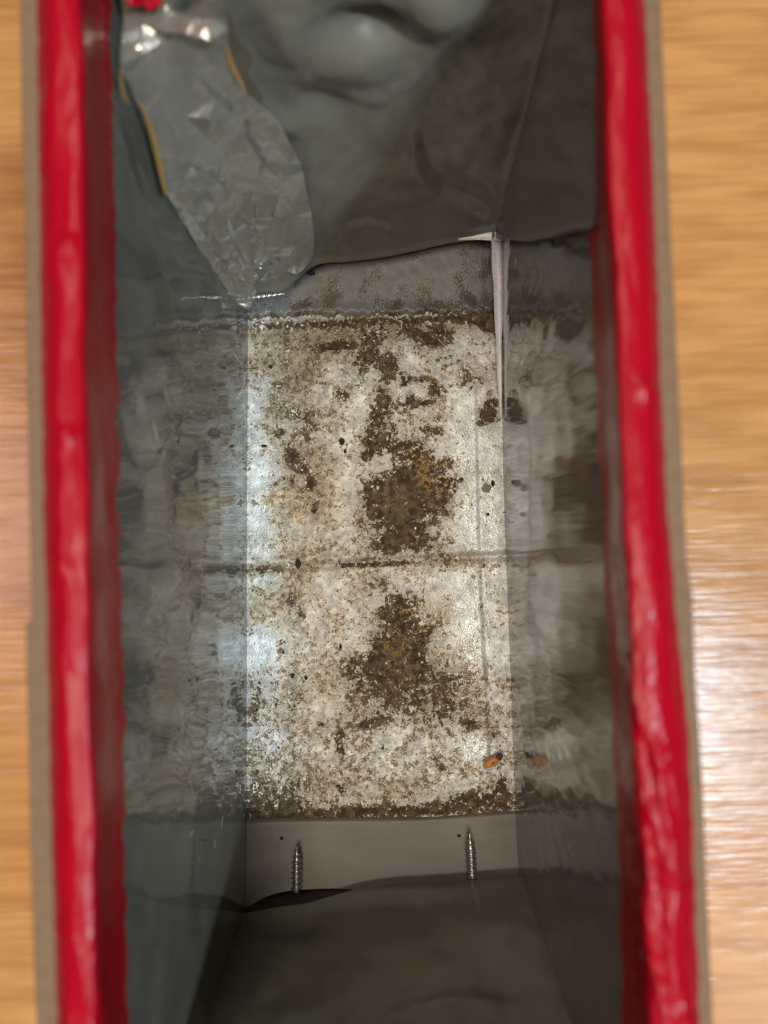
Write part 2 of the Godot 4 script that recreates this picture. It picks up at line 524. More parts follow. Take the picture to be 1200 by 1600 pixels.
func bottom(box: Node3D):
	var w := 768
	var h := 1640
	var x0 := -0.068
	var x1 := 0.056
	var z0 := -0.140
	var z1 := 0.1248
	var rust := field(w, h, RUST, x0, x1, z0, z1)
	var tan_ := field(w, h, TAN, x0, x1, z0, z1)
	var clean := field(w, h, CLEAN, x0, x1, z0, z1)
	var gold := field(w, h, GOLD, x0, x1, z0, z1)
	var speck := field(w, h, SPECK, x0, x1, z0, z1)
	var nf := bytes_of(noise(0.15, 3, 1), w, h)
	var nm := bytes_of(noise(0.016, 6, 2, FastNoiseLite.TYPE_SIMPLEX_SMOOTH, 0.62), w, h)
	var nl := bytes_of(noise(0.008, 4, 3), w, h)
	var nw := bytes_of(noise(0.045, 4, 8), w, h)
	var worm := noise(0.030, 3, 9)
	worm.domain_warp_enabled = true
	worm.domain_warp_amplitude = 25.0
	worm.domain_warp_frequency = 0.02
	worm.domain_warp_fractal_type = FastNoiseLite.DOMAIN_WARP_FRACTAL_PROGRESSIVE
	worm.domain_warp_fractal_octaves = 4
	var nu := bytes_of(worm, w, h)
	var ng := bytes_of(noise(0.038, 5, 4, FastNoiseLite.TYPE_SIMPLEX_SMOOTH, 0.62), w, h)
	var cellular := noise(0.055, 1, 5, FastNoiseLite.TYPE_CELLULAR)
	cellular.cellular_return_type = FastNoiseLite.RETURN_CELL_VALUE
	cellular.domain_warp_enabled = true
	cellular.domain_warp_amplitude = 12.0
	cellular.domain_warp_frequency = 0.05
	var nc := bytes_of(cellular, w, h)
	var vein := noise(0.02, 4, 6)
	vein.fractal_type = FastNoiseLite.FRACTAL_RIDGED
	var nv := bytes_of(vein, w, h)
	var col := PackedByteArray()
	col.resize(w * h * 3)
	var hgt := PackedByteArray()
	hgt.resize(w * h)
	var rgh := PackedByteArray()
	rgh.resize(w * h)
	var gam := PackedByteArray()
	gam.resize(1025)
	for i in 1025:
		gam[i] = int(Color(i / 1024.0, 0, 0).linear_to_srgb().r * 255.0 + 0.5)
	var back_edge := int((on_y(600, 490, 0).z - z0) / (z1 - z0) * h)
	for y in h:
		var top_part := y < back_edge
		for x in w:
			var i := y * w + x
			var f := nf[i] / 255.0
			var m := nm[i] / 255.0
			var l := nl[i] / 255.0
			var g := ng[i] / 255.0
			var cl := nc[i] / 255.0
			var v := nv[i] / 255.0
			var T := clampf(tan_[i] * 1.1 + (l - 0.5) * 0.9 + (m - 0.5) * 0.5, 0, 1)
			var C := clampf(clean[i] + (l - 0.55) * 0.8 + (m - 0.5) * 0.5, 0, 1)
			# zinc bloom: pale crust, mottled, over bare grey metal
			var u := nu[i] / 255.0
			var q := nw[i] / 255.0
			var ms := smoothstep(0.28, 0.72, m)
			var gs := smoothstep(0.28, 0.72, g)
			var fs := smoothstep(0.22, 0.78, f)
			var us := smoothstep(0.3, 0.7, u)
			var r0 := lerpf(0.67, 0.54, C)
			var g0 := lerpf(0.67, 0.60, C)
			var b0 := lerpf(0.63, 0.61, C)
			r0 = lerpf(r0, 0.42, T * 0.85); g0 = lerpf(g0, 0.325, T * 0.85); b0 = lerpf(b0, 0.20, T * 0.85)
			var mott := 0.40 + 0.34 * ms + 0.26 * gs + 0.12 * fs + 0.16 * us
			mott = lerpf(mott, 0.86 + 0.16 * fs + 0.2 * (ms - 0.5), C * 0.6)
			r0 *= mott; g0 *= mott; b0 *= mott
			var D := clampf(0.24 + 0.5 * T + 0.85 * speck[i] - 0.45 * C + 1.3 * (l - 0.5), 0, 1.5)
			# worm like brown etching along the edges of the crust
			var w1 := 1.0 - smoothstep(0.006, 0.022 + 0.014 * D, absf(u - 0.5 + 0.05 * (f - 0.5)))
			w1 = maxf(w1, 0.8 * (1.0 - smoothstep(0.004, 0.022, absf(q - 0.55 + 0.06 * (f - 0.5)))))
			w1 *= smoothstep(0.24, 0.54, q * 0.5 + 0.55 * D + 0.25 * (m - 0.5) + 0.2 * (g - 0.5))
			r0 = lerpf(r0, 0.145, w1 * 0.75); g0 = lerpf(g0, 0.102, w1 * 0.78); b0 = lerpf(b0, 0.055, w1 * 0.8)
			# soft brown grime in clumps, then sharp dark specks inside them
			var clump := 0.45 * m + 0.30 * q + 0.25 * g
			var wash := smoothstep(0.635 - 0.15 * D, 0.71 - 0.15 * D, clump + 0.12 * (f - 0.5))
			r0 = lerpf(r0, 0.19, wash * 0.68 * (0.5 + 0.5 * fs)); g0 = lerpf(g0, 0.135, wash * 0.72 * (0.5 + 0.5 * fs)); b0 = lerpf(b0, 0.07, wash * 0.78 * (0.5 + 0.5 * fs))
			var e := smoothstep(0.66 - 0.10 * D, 0.70 - 0.10 * D, 0.42 * f + 0.30 * g + 0.28 * q + 0.22 * (clump - 0.5))
			r0 = lerpf(r0, 0.075, e * 0.88); g0 = lerpf(g0, 0.053, e * 0.88); b0 = lerpf(b0, 0.031, e * 0.88)
			# thin brown veins where the stain is strong
			var vv := smoothstep(0.80, 0.94, v) * clampf(T * 1.1 - 0.3 + rust[i] + 0.5 * speck[i], 0, 1)
			r0 = lerpf(r0, 0.14, vv * 0.7); g0 = lerpf(g0, 0.09, vv * 0.7); b0 = lerpf(b0, 0.042, vv * 0.7)
			var height := 0.5 + 0.16 * (ms - 0.5) + 0.12 * (fs - 0.5) - 0.14 * e - 0.08 * w1
			var rough := 0.55 - 0.2 * C
			# rust and dirt
			var R := rust[i] * 1.15 + (m - 0.5) * 0.75 + (f - 0.5) * 0.35 + (g - 0.5) * 0.75 + (u - 0.5) * 0.7 + T * 0.03
			if R > 0.20 and rust[i] > 0.03:
				var k := smoothstep(0.37, 0.43, R)
				var halo := smoothstep(0.20, 0.40, R)
				var G := clampf(gold[i], 0, 1)
				var smooth_ := clampf((rust[i] - 0.85) * 2.0, 0, 1)
				var tone := clampf(0.55 * gs * ms + 0.3 * us + 0.3 * smooth_ - 0.08, 0, 1)
				var dr := lerpf(0.046, 0.205, tone)
				var dg := lerpf(0.029, 0.146, tone)
				var db := lerpf(0.014, 0.088, tone)
				var warm := smoothstep(0.52, 0.58, 0.55 * q + 0.3 * f + 0.15 * g + 0.10 * (G - 0.6)) * G
				var lum := 0.5 + 0.9 * fs
				dr = lerpf(dr, 0.34 * lum, warm); dg = lerpf(dg, 0.20 * lum, warm); db = lerpf(db, 0.065 * lum, warm)
				# pale flecks left standing in the rust, in groups
				var fleck := smoothstep(0.585, 0.625, 0.40 * f + 0.28 * u + 0.32 * q + clampf(0.72 - R, -0.7, 0.4) * 0.14 + 0.05 * G - 0.06 * smooth_)
				dr = lerpf(dr, 0.74, fleck * 0.95); dg = lerpf(dg, 0.70, fleck * 0.95); db = lerpf(db, 0.60, fleck * 0.95)
				r0 = lerpf(r0, r0 * 0.62, halo); g0 = lerpf(g0, g0 * 0.52, halo); b0 = lerpf(b0, b0 * 0.38, halo)
				r0 = lerpf(r0, dr, k); g0 = lerpf(g0, dg, k); b0 = lerpf(b0, db, k)
				height += k * (-0.22 + 0.3 * (fs - 0.5) + 0.4 * fleck) + (halo - k) * 0.22
				rough = lerpf(rough, 0.85, k)
			col[i * 3] = gam[int(clampf(r0, 0, 1) * 1024)]
			col[i * 3 + 1] = gam[int(clampf(g0, 0, 1) * 1024)]
			col[i * 3 + 2] = gam[int(clampf(b0, 0, 1) * 1024)]
			hgt[i] = int(clampf(height, 0, 1) * 255)
			rgh[i] = int(clampf(rough, 0, 1) * 255)
	var pm := StandardMaterial3D.new()
	pm.resource_name = "corroded_plate"
	pm.albedo_texture = tex(Image.create_from_data(w, h, false, Image.FORMAT_RGB8, col))
	pm.heightmap_enabled = true
	pm.heightmap_texture = tex(Image.create_from_data(w, h, false, Image.FORMAT_L8, hgt))
	pm.heightmap_scale = 0.08
	pm.roughness_texture = tex(Image.create_from_data(w, h, false, Image.FORMAT_L8, rgh))
	pm.metallic = 0.22
	M.plate = pm
	# the plate: a gently buckled sheet with two cross folds and a long fold near the right wall
	var cols := 150
	var rows := 300
	var pts := PackedVector3Array()
	var uvs := PackedVector2Array()
	var wob := noise(28.0, 3, 91)
	var zs := on_y(600, 490, 0).z
	var fold := v2([380, 888, 470, 886, 540, 882, 620, 876, 700, 872, 800, 868])
	var scratch := v2([380, 745, 500, 742, 640, 738, 790, 735])
	var ridge := v2([500, 380, 497, 500, 492, 640, 484, 800, 474, 960, 466, 1080, 462, 1200])
	var lip := v2([742, 560, 745, 700, 748, 860, 756, 1020, 763, 1130, 766, 1230])
	for r in rows:
		for c in cols:
			var p := Vector3(lerpf(x0, x1, c / float(cols - 1)), 0, lerpf(zs - 0.004, z1, r / float(rows - 1)))
			var d := p - EYE
			var q := Vector2(600 + 1155 * d.dot(RIGHT) / d.dot(AHEAD), 800 + 1155 * d.dot(DOWN) / d.dot(AHEAD))
			p.y = 0.0006 * wob.get_noise_2d(p.x, p.z) + 0.00012 * wob.get_noise_2d(p.x * 7, p.z * 7)
			var a := line_gap(q, fold)
			p.y -= 0.0011 * exp(-pow(a.x / 5.0, 2)) - 0.0006 * exp(-pow((a.x * a.y + 12.0) / 7.0, 2))
			p.y += 0.0005 * exp(-pow(line_gap(q, ridge).x / 7.0, 2))
			var b := line_gap(q, lip)
			p.y += 0.0011 * smoothstep(-3.5, 3.5, -b.x * b.y) * smoothstep(560, 620, q.y) * smoothstep(1250, 1225, q.y)
			p.y -= 0.0003 * exp(-pow(line_gap(q, scratch).x / 1.6, 2))
			pts.append(p)
			uvs.append(Vector2((p.x - x0) / (x1 - x0), (p.z - z0) / (z1 - z0)))
	var plate := mesh_node("bottom_plate", grid_mesh(pts, rows, cols, uvs), pm, box, "corroded pale metal plate with dark rust patches across the bottom")
	# loose scale: rust crumbs, gold and pale flakes lying in the rust
	var shapes := SurfaceTool.new()
	shapes.begin(Mesh.PRIMITIVE_TRIANGLES)
	shapes.append_from(pebble(1.0, 0.35, 0.8, 500, 0.5), 0, Transform3D())
	var mm := MultiMesh.new()
	mm.transform_format = MultiMesh.TRANSFORM_3D
	mm.use_colors = true
	mm.mesh = shapes.commit()
	var placed := []
	while placed.size() < 800:
		var spot = RUST[rng.randi() % RUST.size()]
		if rng.randf() > spot[4] * sqrt(spot[2] * spot[3]) / 30.0: continue
		var ang := rng.randf() * TAU
		var rad := sqrt(rng.randf()) * 1.05
		var at := on_y(spot[0] + spot[2] * rad * cos(ang), spot[1] + spot[3] * rad * sin(ang), 0.0)
		if at.z < on_y(600, 500, 0).z or at.z > on_y(600, 1270, 0).z or at.x < -0.0615 or at.x > 0.047: continue
		var i := clampi(int((at.z - z0) / (z1 - z0) * h), 0, h - 1) * w + clampi(int((at.x - x0) / (x1 - x0) * w), 0, w - 1)
		var size := 0.00022 + 0.00055 * pow(rng.randf(), 2.5)
		var roll := rng.randf()
		var tone := Color(0.05, 0.034, 0.02)
		if roll < 0.22 + 0.3 * minf(gold[i], 1.0): tone = Color(0.34, 0.20, 0.065)
		elif roll > 0.84: tone = Color(0.62, 0.58, 0.48)
		tone = tone * (0.6 + 0.7 * rng.randf())
		tone.a = 1.0
		var b := Basis.from_euler(Vector3(rng.randf_range(-0.5, 0.5), rng.randf() * TAU, rng.randf_range(-0.5, 0.5))).scaled_local(Vector3(size * rng.randf_range(0.7, 1.6), size * rng.randf_range(0.6, 1.4), size))
		placed.append([Transform3D(b, Vector3(at.x, 0.0003 + size * 0.2, at.z)), tone])
	mm.instance_count = placed.size()
	for i in placed.size():
		mm.set_instance_transform(i, placed[i][0])
		mm.set_instance_color(i, placed[i][1])
	var scale_bits := MultiMeshInstance3D.new()
	scale_bits.name = "rust_scale"
	scale_bits.multimesh = mm
	var bits := StandardMaterial3D.new()
	bits.resource_name = "rust_scale"
	bits.vertex_color_use_as_albedo = true
	bits.roughness = 0.8
	scale_bits.material_override = bits
	plate.add_child(scale_bits, true)
	tag(scale_bits, "", "", "", "stuff")
	# the cleaner sheet at the back end: it overlaps the plate with a ragged lip
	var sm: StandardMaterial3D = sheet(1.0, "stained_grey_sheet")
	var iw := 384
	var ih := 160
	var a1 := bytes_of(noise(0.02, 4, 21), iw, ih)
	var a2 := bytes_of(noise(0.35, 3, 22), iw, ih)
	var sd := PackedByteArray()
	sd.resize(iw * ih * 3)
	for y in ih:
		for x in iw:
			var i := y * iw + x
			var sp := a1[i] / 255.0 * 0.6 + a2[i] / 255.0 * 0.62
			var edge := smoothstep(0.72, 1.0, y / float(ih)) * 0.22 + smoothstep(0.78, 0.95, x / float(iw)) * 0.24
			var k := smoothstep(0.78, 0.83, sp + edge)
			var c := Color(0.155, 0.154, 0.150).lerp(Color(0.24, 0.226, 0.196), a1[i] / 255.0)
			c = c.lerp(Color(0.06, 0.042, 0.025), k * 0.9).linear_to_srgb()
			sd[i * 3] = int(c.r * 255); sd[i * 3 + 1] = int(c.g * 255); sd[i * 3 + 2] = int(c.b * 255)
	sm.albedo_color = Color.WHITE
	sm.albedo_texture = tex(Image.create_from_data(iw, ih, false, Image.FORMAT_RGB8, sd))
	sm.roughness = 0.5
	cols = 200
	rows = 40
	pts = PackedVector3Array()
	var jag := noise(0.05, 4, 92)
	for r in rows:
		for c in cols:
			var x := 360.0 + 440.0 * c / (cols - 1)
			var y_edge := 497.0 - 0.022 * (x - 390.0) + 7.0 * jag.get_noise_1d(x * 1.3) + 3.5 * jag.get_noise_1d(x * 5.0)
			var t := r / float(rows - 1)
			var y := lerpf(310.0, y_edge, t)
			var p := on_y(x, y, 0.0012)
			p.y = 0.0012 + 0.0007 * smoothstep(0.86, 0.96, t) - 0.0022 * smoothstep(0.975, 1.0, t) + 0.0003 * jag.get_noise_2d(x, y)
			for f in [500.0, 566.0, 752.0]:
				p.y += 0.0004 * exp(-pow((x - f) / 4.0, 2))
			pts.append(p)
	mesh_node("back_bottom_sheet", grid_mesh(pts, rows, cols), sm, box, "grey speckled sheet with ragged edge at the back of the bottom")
	# the clean sheet at the front end, its front edge bent up over a dark gap
	cols = 120
	rows = 40
	pts = PackedVector3Array()
	for r in rows:
		for c in cols:
			var u := c / float(cols - 1)
			var x := lerpf(352.0, 815.0, u)
			var e0 := along(v2([352, 1281, 500, 1279, 640, 1277, 815, 1268]), u).y
			var e1 := along(v2([352, 1428, 428, 1391, 480, 1382, 560, 1385, 640, 1383, 700, 1380, 815, 1370]), u).y
			var t := r / float(rows - 1)
			var p := on_y(x, lerpf(e0, e1, t), 0.0014)
			p.y = 0.0014 + 0.0035 * t * t + 0.0003 * wob.get_noise_2d(p.x * 0.7, p.z * 0.7) - 0.0014 * smoothstep(0.04, 0.0, t)
			pts.append(p)
	mesh_node("front_bottom_sheet", grid_mesh(pts, rows, cols), M.strip, box, "clean grey sheet across the front of the bottom")


func side_liners(box: Node3D):
	var n1 := noise(16.0, 3, 31)
	var n2 := noise(1.0, 2, 32)
	# left: its foot follows the plate's left edge, its top sits under the red tape
	var cols := 90
	var rows := 260
	var foot := v2([398, 330, 389, 500, 387, 700, 386, 900, 386, 1100, 386, 1270, 387, 1430])
	var pts := PackedVector3Array()
	for r in rows:
		var t := r / float(rows - 1)
		var f := along(foot, t)
		var b := on_y(f.x, lerpf(300.0, 1440.0, t), 0.0)
		for c in cols:
			var s := c / float(cols - 1)
			var p := Vector3(lerpf(b.x, XL, s), lerpf(-0.006, 0.163, s), lerpf(b.z, lerpf(-0.148, 0.152, t), s))
			var free := smoothstep(0.0, 0.25, s)
			p.x += free * (0.0007 * n1.get_noise_2d(p.y * 0.6, p.z * 0.8) + 0.00005 * n1.get_noise_2d(p.y * 1.6, p.z * 4.0 + 3.0))
			pts.append(p)
	var scratched: StandardMaterial3D = M.side.duplicate()
	var marks := Image.create(700, 1400, false, Image.FORMAT_RGB8)
	var cloud := bytes_of(noise(0.010, 5, 45), 700, 1400)
	for y in 1400:
		for x in 700:
			var v := 0.72 + 0.4 * cloud[y * 700 + x] / 255.0
			marks.set_pixel(x, y, Color(0.115 * v, 0.110 * v, 0.090 * v).linear_to_srgb())
	for path in [v2([355, 566, 366, 584, 371, 605, 367, 622, 360, 632]), v2([352, 1262, 350, 1280]), v2([341, 1300, 339, 1312]), v2([357, 1152, 354, 1166]), v2([372, 1130, 371, 1150]), v2([346, 1208, 345, 1214]), v2([313, 1330, 312, 1333]), v2([234, 660, 240, 690]), v2([300, 1290, 296, 1296]), v2([372, 596, 386, 596])]:
		for k in 500:
			var e := along(path, k / 499.0)
			var q := on_x(e.x, e.y, XL - 0.0006)
			var at := Vector2i(int((q.y + 0.006) / 0.169 * 700), int((q.z + 0.148) / 0.300 * 1400))
			for dx in 3:
				for dy in 2:
					if at.x + dx > 0 and at.y + dy > 0 and at.x + dx < 700 and at.y + dy < 1400:
						marks.set_pixel(at.x + dx, at.y + dy, Color(0.74, 0.72, 0.67))
	scratched.albedo_color = Color.WHITE
	scratched.albedo_texture = tex(marks)
	mesh_node("liner_sheet", grid_mesh(pts, rows, cols), scratched, box, "left lining sheet, smooth and mirror like")
	pts = PackedVector3Array()
	cols = 90
	rows = 560
	var foot_r := v2([776, 330, 780, 500, 784, 700, 787, 860, 793, 1060, 799, 1240, 805, 1365, 810, 1450])
	for r in rows:
		var t := r / float(rows - 1)
		var f := along(foot_r, t)
		var y := lerpf(300.0, 1440.0, t)
		var b := on_y(f.x, y, 0.0)
		for c in cols:
			var s := c / float(cols - 1)
			var p := Vector3(lerpf(b.x, XR, s), lerpf(-0.006, 0.163, s), lerpf(b.z, lerpf(-0.148, 0.152, t), s))
			var free := smoothstep(0.0, 0.2, s)
			var band := smoothstep(600.0, 700.0, y) * smoothstep(1130.0, 1010.0, y)
			p.x += free * 0.0006 * n1.get_noise_2d(p.y * 0.6 + 9.0, p.z * 1.0)
			p.x += free * (0.2 + 0.8 * band) * 0.00007 * n2.get_noise_2d(p.y * 9.0, p.z * 230.0)
			p.x += free * (1.0 - band) * 0.00014 * n1.get_noise_2d(p.y * 3.0 + 2.0, p.z * 7.0)
			pts.append(p)
	var rolled: StandardMaterial3D = M.side.duplicate()
	var finish := PackedFloat32Array()
	var streak := noise(0.09, 3, 46)
	for y in 512:
		for x in 4:
			var v := 0.05 + 0.05 * smoothstep(130.0, 190.0, y) * smoothstep(440.0, 400.0, y) * (0.75 + 0.5 * streak.get_noise_1d(y))
			finish.append_array([v, v, v])
	rolled.roughness_texture = tex(Image.create_from_data(4, 512, false, Image.FORMAT_RGBF, finish.to_byte_array()))
	rolled.anisotropy_enabled = true
	rolled.anisotropy = 0.7
	mesh_node("liner_sheet", grid_mesh(pts, rows, cols), rolled, box, "right lining sheet with fine cross ripples")


func back_liner(box: Node3D):
	# the back sheet hangs loose: its lower edge stands off the wall, and it wraps onto the right wall past a soft crease
	var low := v2([380, 476, 440, 452, 490, 412, 545, 404, 600, 397, 650, 387, 700, 376, 735, 371, 765, 367, 776, 366])
	var flap := v2([776, 366, 800, 373, 830, 376, 868, 368, 905, 358, 930, 356])
	var cols := 190
	var rows := 150
	var pts := PackedVector3Array()
	var soft := noise(0.006, 3, 101)
	var crease := v2([776, 366, 790, 330, 815, 250, 842, 160, 862, 80, 885, -40])
	var s_fold := v2([652, 190, 655, 235, 668, 268, 690, 300, 725, 318, 772, 326])
	var fold_2 := v2([500, 400, 505, 345, 530, 300, 570, 268, 625, 250, 660, 232])
	var fold_4 := v2([508, 398, 530, 370, 545, 345, 575, 338, 610, 352, 640, 384])
	var fold_5 := v2([470, 120, 520, 150, 590, 155, 640, 130, 690, 70, 740, 30])
	var fold_3 := v2([356, 60, 385, 140, 430, 190, 480, 210])
	var split := 150
	for r in rows:
		var t := r / float(rows - 1)
		for c in cols:
			var p: Vector3
			var q: Vector2
			if c <= split:
				var u := c / float(split)
				var e := along(low, u)
				var b := on_y(e.x, e.y, 0.014)
				var top := on_z(lerpf(150.0, 890.0, u), -90.0, -0.139)
				p = b.lerp(top, t)
			else:
				var u := (c - split) / float(cols - 1 - split)
				var e := along(flap, u)
				var b := on_x(e.x, e.y, XR - 0.0035 + 0.0025 * u)
				if u < 0.25:
					b = on_y(776, 366, 0.014).lerp(b, smoothstep(0.0, 0.25, u))
				var top := on_x(lerpf(890.0, 935.0, u), -90.0, XR - 0.0015)
				if u < 0.25:
					top = on_z(890.0, -90.0, -0.139).lerp(top, u / 0.25)
				p = b.lerp(top, t)
			var d := p - EYE
			q = Vector2(600 + 1155 * d.dot(RIGHT) / d.dot(AHEAD), 800 + 1155 * d.dot(DOWN) / d.dot(AHEAD))
			var push := 0.0
			# the dents near the top
			push += 0.0028 * exp(-pow((q.x - 550) / 70.0, 2) - pow((q.y - 100) / 34.0, 2))
			push -= 0.0055 * exp(-pow((q.x - 575) / 55.0, 2) - pow((q.y - 42) / 24.0, 2))
			push += 0.0045 * exp(-pow((q.x - 690) / 55.0, 2) - pow((q.y - 12) / 45.0, 2))
			push += 0.0030 * exp(-pow((q.x - 445) / 40.0, 2) - pow((q.y - 55) / 50.0, 2))
			push -= 0.0030 * exp(-pow((q.x - 500) / 40.0, 2) - pow((q.y - 160) / 30.0, 2))
			push += 0.0020 * exp(-pow((q.x - 575) / 70.0, 2) - pow((q.y - 320) / 50.0, 2))
			push += 0.0011 * soft.get_noise_2d(q.x * 1.1, q.y * 1.2) * smoothstep(0.0, 0.15, t)
			var a := line_gap(q, s_fold)
			push += 0.0030 * a.z * (smoothstep(-9.0, 9.0, a.x * a.y) - 0.5) * exp(-pow(a.x / 45.0, 2))
			a = line_gap(q, fold_2)
			push += 0.0018 * a.z * (smoothstep(-12.0, 12.0, a.x * a.y) - 0.5) * exp(-pow(a.x / 45.0, 2))
			a = line_gap(q, fold_4)
			push += 0.0015 * a.z * (smoothstep(-7.0, 7.0, a.x * a.y) - 0.5) * exp(-pow(a.x / 30.0, 2))
			a = line_gap(q, fold_5)
			push += 0.0006 * a.z * exp(-pow(a.x / 12.0, 2))
			a = line_gap(q, fold_3)
			push += 0.0014 * a.z * exp(-pow(a.x / 16.0, 2))
			a = line_gap(q, crease)
			push += 0.0026 * exp(-pow(a.x / 13.0, 2)) * smoothstep(0.0, 0.1, t) * (1.0 if c <= split else 0.5)
			# rolled lip at the lower edge
			push += 0.0012 * exp(-pow(t / 0.02, 2))
			var way := Vector3(0, 0, 1) if c <= split else Vector3(-0.7, 0, 0.2)
			p += way * push
			pts.append(p)
	mesh_node("liner_sheet", grid_mesh(pts, rows, cols), M.soft, box, "loose dented grey lining sheet hanging down the back wall")
	# folded edge in the back right corner, its caught light painted white: one tapering leg and two short arms
	var leg_l := v2([767, 367, 768, 400, 771, 450, 774, 520, 777, 590, 780, 650])
	var leg_r := v2([786, 367, 785, 400, 784, 450, 784, 520, 784, 590, 784, 650])
	pts = PackedVector3Array()
	rows = 60
	cols = 7
	for r in rows:
		var t := r / float(rows - 1)
		var a := along(leg_l, t)
		var b := along(leg_r, t)
		for c in cols:
			var s := c / float(cols - 1)
			var e := a.lerp(b, s)
			e.x += 2.4 * soft.get_noise_2d(t * 700.0, 60.0 * s) * (1.0 - 0.7 * t)
			var p := on_y(e.x, e.y, lerpf(0.013, 0.003, t))
			p.y += (0.0022 * sin(PI * s) + 0.002 * s) * (1.0 - 0.6 * t)
			pts.append(p)
	var fold := mesh_node("folded_edge", grid_mesh(pts, rows, cols), M.white, box, "folded sheet edge painted white as if brightly lit, tapering down the back right corner")
	for arm in [[v2([716, 374, 735, 370, 752, 365, 768, 361]), v2([716, 376, 735, 375, 752, 375, 768, 376])], [v2([772, 361, 785, 363, 798, 366, 812, 370, 826, 374]), v2([772, 376, 782, 377, 793, 376, 803, 376, 826, 376])]]:
		pts = PackedVector3Array()
		rows = 24
		for r in rows:
			var t := r / float(rows - 1)
			for c in cols:
				var s := c / float(cols - 1)
				var e := along(arm[0], t).lerp(along(arm[1], t), s)
				var p := on_y(e.x, e.y, 0.0165)
				p.y += 0.0015 * sin(PI * s)
				pts.append(p)
		mesh_node("corner_arm", grid_mesh(pts, rows, cols), M.white, fold)


func front_liner(box: Node3D):
	var low := v2([356, 1437, 430, 1428, 480, 1421, 560, 1404, 640, 1391, 720, 1379, 816, 1366])
	var cols := 150
	var rows := 120
	var pts := PackedVector3Array()
	var soft := noise(0.005, 3, 111)
	var lip := v2([386, 1425, 480, 1418, 580, 1402, 680, 1392, 800, 1370])
	var dent := v2([560, 1600, 640, 1560, 740, 1552, 850, 1556])
	for r in rows:
		var t := r / float(rows - 1)
		for c in cols:
			var u := c / float(cols - 1)
			var e := along(low, u)
			var b := on_y(e.x, e.y, 0.010)
			var top := on_z(lerpf(250.0, 1010.0, u), 1760.0, 0.1485)
			var p := b.lerp(top, t)
			var d := p - EYE
			var q := Vector2(600 + 1155 * d.dot(RIGHT) / d.dot(AHEAD), 800 + 1155 * d.dot(DOWN) / d.dot(AHEAD))
			var push := 0.0013 * soft.get_noise_2d(q.x, q.y) * smoothstep(0.0, 0.2, t)
			var a := line_gap(q, lip)
			push += 0.0040 * exp(-pow((q.y - along(lip, u).y) / 13.0, 2)) * smoothstep(1.05, 0.5, u)
			push -= 0.0022 * exp(-pow((q.x - 450) / 70.0, 2) - pow((q.y - 1450) / 18.0, 2))
			a = line_gap(q, dent)
			push += 0.0011 * a.z * (smoothstep(-14.0, 18.0, a.x * a.y) - 0.5) * exp(-pow(a.x / 60.0, 2))
			p.z -= push
			pts.append(p)
	mesh_node("liner_sheet", grid_mesh(pts, rows, cols), M.soft, box, "grey lining sheet on the front wall with a curled lower edge")


